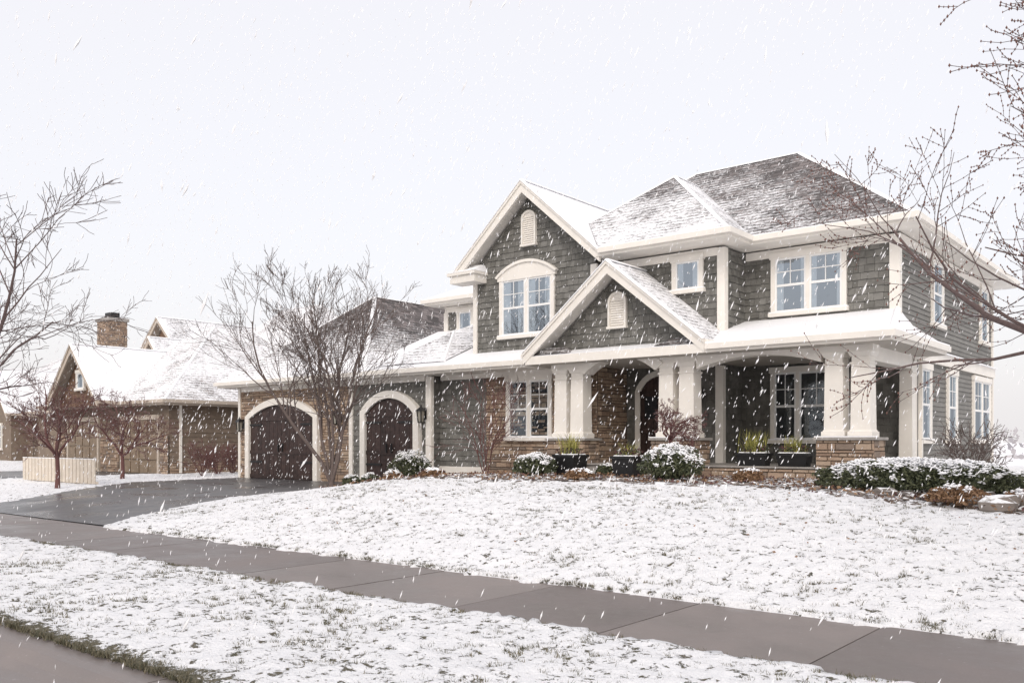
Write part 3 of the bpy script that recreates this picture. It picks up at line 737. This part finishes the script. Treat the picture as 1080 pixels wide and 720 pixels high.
def bush(name,x,y,rx,ry,h,seed,nl=2200,snow=.5,mat=None,sz=.03):
    rg=random.Random(seed);mb=MB();z0=Hs(x,y)+.02;mat=mat or LEAF
    for i in range(14):
        a=rg.uniform(0,6.28);tube(mb,[Vector((x,y,z0)),Vector((x+math.cos(a)*rx*.6,y+math.sin(a)*ry*.6,z0+h*rg.uniform(.4,.9)))],[.012,.004],BARK,3)
    for i in range(nl):
        u=rg.uniform(-.35,1);a=rg.uniform(0,6.2832);q=math.sqrt(max(0,1-u*u));dr=Vector((q*math.cos(a),q*math.sin(a),u))
        lf=1+.2*mnoise.noise(dr*2.3+Vector((seed,0,0)))+.10*mnoise.noise(dr*6+Vector((seed,3,0)))
        rr=lf*(1-abs(rg.gauss(0,.10)))
        c=Vector((x+dr.x*rx*rr,y+dr.y*ry*rr,z0+h*.42+dr.z*h*.58*rr))
        if c.z<z0:c.z=z0+rg.random()*.05
        nz=mnoise.noise(c*7+Vector((0,0,seed)))
        if dr.z+nz*1.1>1.02-snow and rg.random()<.88: 
            mb_s=sz*rg.uniform(.7,1.3);c2=c+Vector((0,0,.012))
            mb.mesh([c2+Vector((mb_s,0,0)),c2+Vector((0,mb_s,0)),c2+Vector((-mb_s,0,0)),c2+Vector((0,-mb_s,0)),c2+Vector((0,0,mb_s*.6)),c2+Vector((0,0,-mb_s*.35))],
              [(0,1,4),(1,2,4),(2,3,4),(3,0,4),(1,0,5),(2,1,5),(3,2,5),(0,3,5)],SNOW)
        else: quad(mb,c,sz*rg.uniform(.8,1.4),rg,mat)
    for i in range(nl//3):
        dr=Vector((rg.gauss(0,1),rg.gauss(0,1),rg.gauss(0,1))).normalized()*rg.uniform(.3,.8)
        c=Vector((x+dr.x*rx,y+dr.y*ry,max(z0,z0+h*.42+dr.z*h*.5)));quad(mb,c,sz*2,rg,mat)
    return mb.build(name)
bush('round_boxwood_shrub',-17.9,17.3,.60,.60,.95,1,3000,.35,sz=.026)
bush('round_boxwood_shrub',-13.0,16.6,.55,.5,.55,2,2600,.45,sz=.026)
bush('round_boxwood_shrub',-9.0,16.0,.64,.62,.78,3,3600,.5,sz=.026)
bush('small_boxwood_shrub',-18.75,15.9,.26,.26,.38,4,800,.3,sz=.024);bush('small_boxwood_shrub',-17.9,15.8,.27,.25,.36,5,800,.3,sz=.024)
bush('small_boxwood_shrub',-16.9,15.7,.27,.26,.34,6,800,.3,DRY,sz=.024)
bush('small_boxwood_shrub',-11.9,18.0,.25,.25,.3,61,600,.3)
bush('low_evergreen_hedge',-4.25,15.6,1.65,.75,.62,7,10000,.5,sz=.026)
bush('low_evergreen_hedge',-2.6,16.6,.9,.6,.5,8,3600,.4,sz=.026)
bush('dry_perennial_clump',-3.3,14.4,.45,.35,.3,9,900,.2,DRY);bush('dry_perennial_clump',-2.4,14.7,.4,.35,.3,10,900,.2,DRY)
bush('dry_perennial_clump',-15.0,15.2,.3,.25,.22,12,500,.3,DRY);bush('dry_perennial_clump',-7.6,16.6,.3,.3,.3,13,600,.3,DRY)
bush('dry_perennial_clump',-11.0,15.6,.35,.3,.25,16,600,.3,DRY);bush('dry_perennial_clump',-16.0,16.2,.4,.3,.3,17,700,.3,CORDY)
bush('evergreen_shrub',-2.8,20.2,.5,.5,.9,15,2500,.35);
def planter(x,y,z,wd,dp,h,seed,gh=.55,n=160):
    rg=random.Random(seed);q=MB();s=wd/2;t=dp/2
    b=lambda k,l,zz:[(x-s*k,y-t*k,zz),(x+s*k,y-t*k,zz),(x+s*k,y+t*k,zz),(x-s*k,y+t*k,zz)]
    q.hexa(b(.82,1,z),b(.95,1,z+h-.06),IRON);q.hexa(b(1.03,1,z+h-.06),b(1.03,1,z+h),IRON);q.hexa(b(.86,1,z+h),b(.8,1,z+h+.02),SNOW)
    for i in range(n):
        a=rg.uniform(0,6.28);l=rg.uniform(.35,1)*gh;bx=x+rg.gauss(0,s*.3);by=y+rg.gauss(0,t*.3);sp=rg.uniform(.1,.9)
        p0=Vector((bx,by,z+h));p1=p0+Vector((math.cos(a)*sp*.4*l,math.sin(a)*sp*.4*l,l*.6));p2=p0+Vector((math.cos(a)*sp*l,math.sin(a)*sp*l,l))
        ww=Vector((-math.sin(a),math.cos(a),0))*.007
        q.mesh([p0-ww,p0+ww,p1+ww,p1-ww,p2],[(0,1,2,3),(3,2,4)],GRS)
    for i in range(260):
        a=rg.uniform(0,6.28);rr=rg.uniform(.2,1.05);c=Vector((x+math.cos(a)*s*rr,y+math.sin(a)*t*rr,z+h+rg.uniform(0,.16)))
        quad(q,c,.035,rg,CORDY if i%2 else LEAF)
    q.build('black_planter')
planter(-12.45,17.3,Hs(-12.4,17.3)+.05,.62,.62,.5,1,gh=.6,n=120);planter(-10.85,17.35,Hs(-10.8,17.3)+.05,.6,.6,.48,2,gh=.35,n=50)
planter(-8.75,19.4,1.15,.75,.36,.3,3,gh=.6,n=120);planter(-7.8,19.4,1.15,.75,.36,.3,4,gh=.45,n=90)
def rock(mb,c,s,rg,mat):
    vs=[];n=8;m=5
    for j in range(m+1):
        ph=math.pi*j/m
        for i in range(n):
            th=2*math.pi*i/n;d=Vector((math.sin(ph)*math.cos(th),math.sin(ph)*math.sin(th),math.cos(ph)))
            k=1+.45*mnoise.noise(d*1.6+c*3);vs.append(c+Vector((d.x*s[0],d.y*s[1],d.z*s[2]))*k)
    mb.mesh(vs,[(j*n+i,j*n+(i+1)%n,(j+1)*n+(i+1)%n,(j+1)*n+i) for j in range(m) for i in range(n)],mat)
def rockm():
    m,nt,b=newmat('garden_rock');g=N(nt,'ShaderNodeNewGeometry');sn=N(nt,'ShaderNodeSeparateXYZ');L(nt,g.outputs['Normal'],sn.inputs[0])
    col=mixc(nt,island(nt),(.12,.10,.09),(.30,.26,.23));col=mixc(nt,math_(nt,'MULTIPLY',noise(nt,12,5),.6),col,(.08,.07,.07))
    s=math_(nt,'ADD',sn.outputs[2],math_(nt,'SUBTRACT',noise(nt,9,4),.5));col=mixc(nt,ramp(nt,s,.72,.9),col,(.87,.88,.9))
    L(nt,col,b.inputs['Base Color']);b.inputs['Roughness'].default_value=.85;bump(nt,b,noise(nt,20,5),.5,.02);return m
RK=rockm();rg=random.Random(3);rk=MB()
for i in range(230):
    x=rg.uniform(-19,.8);yf=byf(x)
    y=yf+abs(rg.gauss(0,1.0))+.1; big=x>-4.5
    s=rg.uniform(.03,.08)*(2.0 if big and rg.random()<.5 else 1)
    rock(rk,Vector((x,y,Hs(x,y)+.07+s*.1)),(s*1.3,s,s*.6),rg,RK)
for i in range(14):
    x=rg.uniform(-3.2,-.6);y=byf(x)+rg.uniform(.1,1.1);s=rg.uniform(.16,.27);rock(rk,Vector((x,y,Hs(x,y)+.1)),(s*1.3,s,s*.7),rg,RK)
rk.build('garden_rocks')
lf=MB()
for i in range(4200):
    x=rg.uniform(-19,.5);yf=byf(x);y=rg.uniform(yf-.12,18.2) if x<-6 else rg.uniform(yf-.2,16.8)
    quad(lf,Vector((x,y,Hs(x,y)+.09+rg.random()*.04)),rg.uniform(.015,.045),rg,DRY if rg.random()<.6 else CORDY,.5)
for i in range(500):
    x=rg.uniform(-14,0);y=rg.uniform(8.6,14.5);
    if rg.random()<.3: quad(lf,Vector((x,y,Hs(x,y)+.06)),rg.uniform(.012,.03),rg,DRY,.8)
lf.build('fallen_leaves')
gb=MB()
def blade_patch(x0,x1,y0,y1,n,thr,hh):
    for i in range(n):
        x=rg.uniform(x0,x1);y=rg.uniform(y0,y1)
        if mnoise.noise(Vector((x*2.2,y*2.2,5)))*.6+mnoise.noise(Vector((x*8,y*8,1)))<thr: continue
        if y>8.3 and x<np.interp(y,*DR)+.05: continue
        z=Hs(x,y)+.01
        for k in range(5):
            a=rg.uniform(0,6.28);h=rg.uniform(.5,1)*hh;bx=x+rg.gauss(0,.014);by=y+rg.gauss(0,.014);l=rg.uniform(.3,1.3)*h
            w=Vector((-math.sin(a),math.cos(a),0))*.004;p=Vector((bx,by,z));q=p+Vector((math.cos(a)*l,math.sin(a)*l,h))
            gb.mesh([p-w,p+w,q],[(0,1,2)],BLADE)
blade_patch(-14,1,KB,SW0-.02,13000,.08,.05)
blade_patch(-14,-3,KB-.02,KB+.16,2600,-.35,.055)
blade_patch(-20,1.5,SW1+.02,14.3,26000,.13,.05)
blade_patch(-17,1.5,SW1,SW1+.1,1400,-.2,.05)
blade_patch(-17,1,SW0-.1,SW0,900,-.1,.045)
gb.build('grass_blades')
fn=MB();FC=simple('cream_fence',(.66,.59,.50),.7,.08,4);x=-33.6
while x<-28.2:
    z=Hs(x,13.4);fn.box(x,x+.2,13.38,13.42,z+.05,z+.82,FC);fn.box(x+.01,x+.19,13.37,13.43,z+.821,z+.845,SNOW);x+=.26
fn.box(-33.65,-28.15,13.43,13.48,.35,.43,FC);fn.box(-33.65,-28.15,13.43,13.48,.8,.88,FC)
fn.build('picket_fence')
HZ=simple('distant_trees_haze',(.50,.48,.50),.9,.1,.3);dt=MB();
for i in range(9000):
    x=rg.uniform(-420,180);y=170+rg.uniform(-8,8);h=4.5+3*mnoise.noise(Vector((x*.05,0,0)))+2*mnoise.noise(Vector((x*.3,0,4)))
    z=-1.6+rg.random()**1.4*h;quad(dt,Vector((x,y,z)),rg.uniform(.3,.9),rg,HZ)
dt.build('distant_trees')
FL,nt,b=newmat('snowflake');b.inputs['Base Color'].default_value=(.93,.93,.95,1);b.inputs['Roughness'].default_value=.9
fs=MB()
def flakes(n,bx,smin,smax):
    for i in range(n):
        c=Vector((rg.uniform(*bx[0]),rg.uniform(*bx[1]),rg.uniform(*bx[2])))
        if (c-Vector((0,0,1.7))).length<3.0: continue
        if c.y>19 and c.z<7: continue
        s=smin+(smax-smin)*rg.random()**1.8;l=s*rg.uniform(2,8);d=Vector((rg.gauss(.35,.18),rg.gauss(.15,.15),1)).normalized()
        a=d.cross(Vector((1,0,.2))).normalized()*s;b2=d.cross(a).normalized()*s
        fs.mesh([c+a,c+b2,c-a,c-b2,c+d*l,c-d*l],[(0,1,4),(1,2,4),(2,3,4),(3,0,4),(1,0,5),(2,1,5),(3,2,5),(0,3,5)],FL)
flakes(9500,((-13,2),(1.5,14),(0.1,9)),.0022,.0068)
flakes(17000,((-32,2),(6,19),(.3,13)),.004,.0085)
fs.build('falling_snow')

# ---------------------------------------------------------------- light and sky
wd=bpy.data.worlds.new('World');scene.world=wd;wd.use_nodes=True;nt=wd.node_tree
bg=nt.nodes['Background'];sky=N(nt,'ShaderNodeTexSky');sky.sky_type='NISHITA';sky.sun_disc=False
sky.sun_elevation=math.radians(38);sky.sun_rotation=math.radians(150)
sky.dust_density=6;bg.inputs['Strength'].default_value=.05;L(nt,sky.outputs[0],bg.inputs[0])
bg2=N(nt,'ShaderNodeBackground');bg2.inputs[0].default_value=(.985,.955,.96,1);bg2.inputs['Strength'].default_value=.86
ad=N(nt,'ShaderNodeAddShader');L(nt,bg.outputs[0],ad.inputs[0]);L(nt,bg2.outputs[0],ad.inputs[1]);L(nt,ad.outputs[0],nt.nodes['World Output'].inputs[0])
sl=bpy.data.lights.new('sun','SUN');sl.energy=.9;sl.angle=math.radians(18);sl.color=(1,.97,.94);so=link(bpy.data.objects.new('sun',sl))
so.rotation_euler=(math.radians(52),0,math.radians(30))
cam=bpy.data.cameras.new('camera');co=link(bpy.data.objects.new('camera',cam));co.location=(0,0,1.7)
co.rotation_euler=(math.radians(90),0,math.radians(39.5));cam.lens=31.3;cam.sensor_width=36;cam.shift_y=.098;cam.clip_end=6000;cam.clip_start=.05
scene.camera=co
scene.view_settings.view_transform='Standard';scene.view_settings.look='None';scene.view_settings.exposure=0
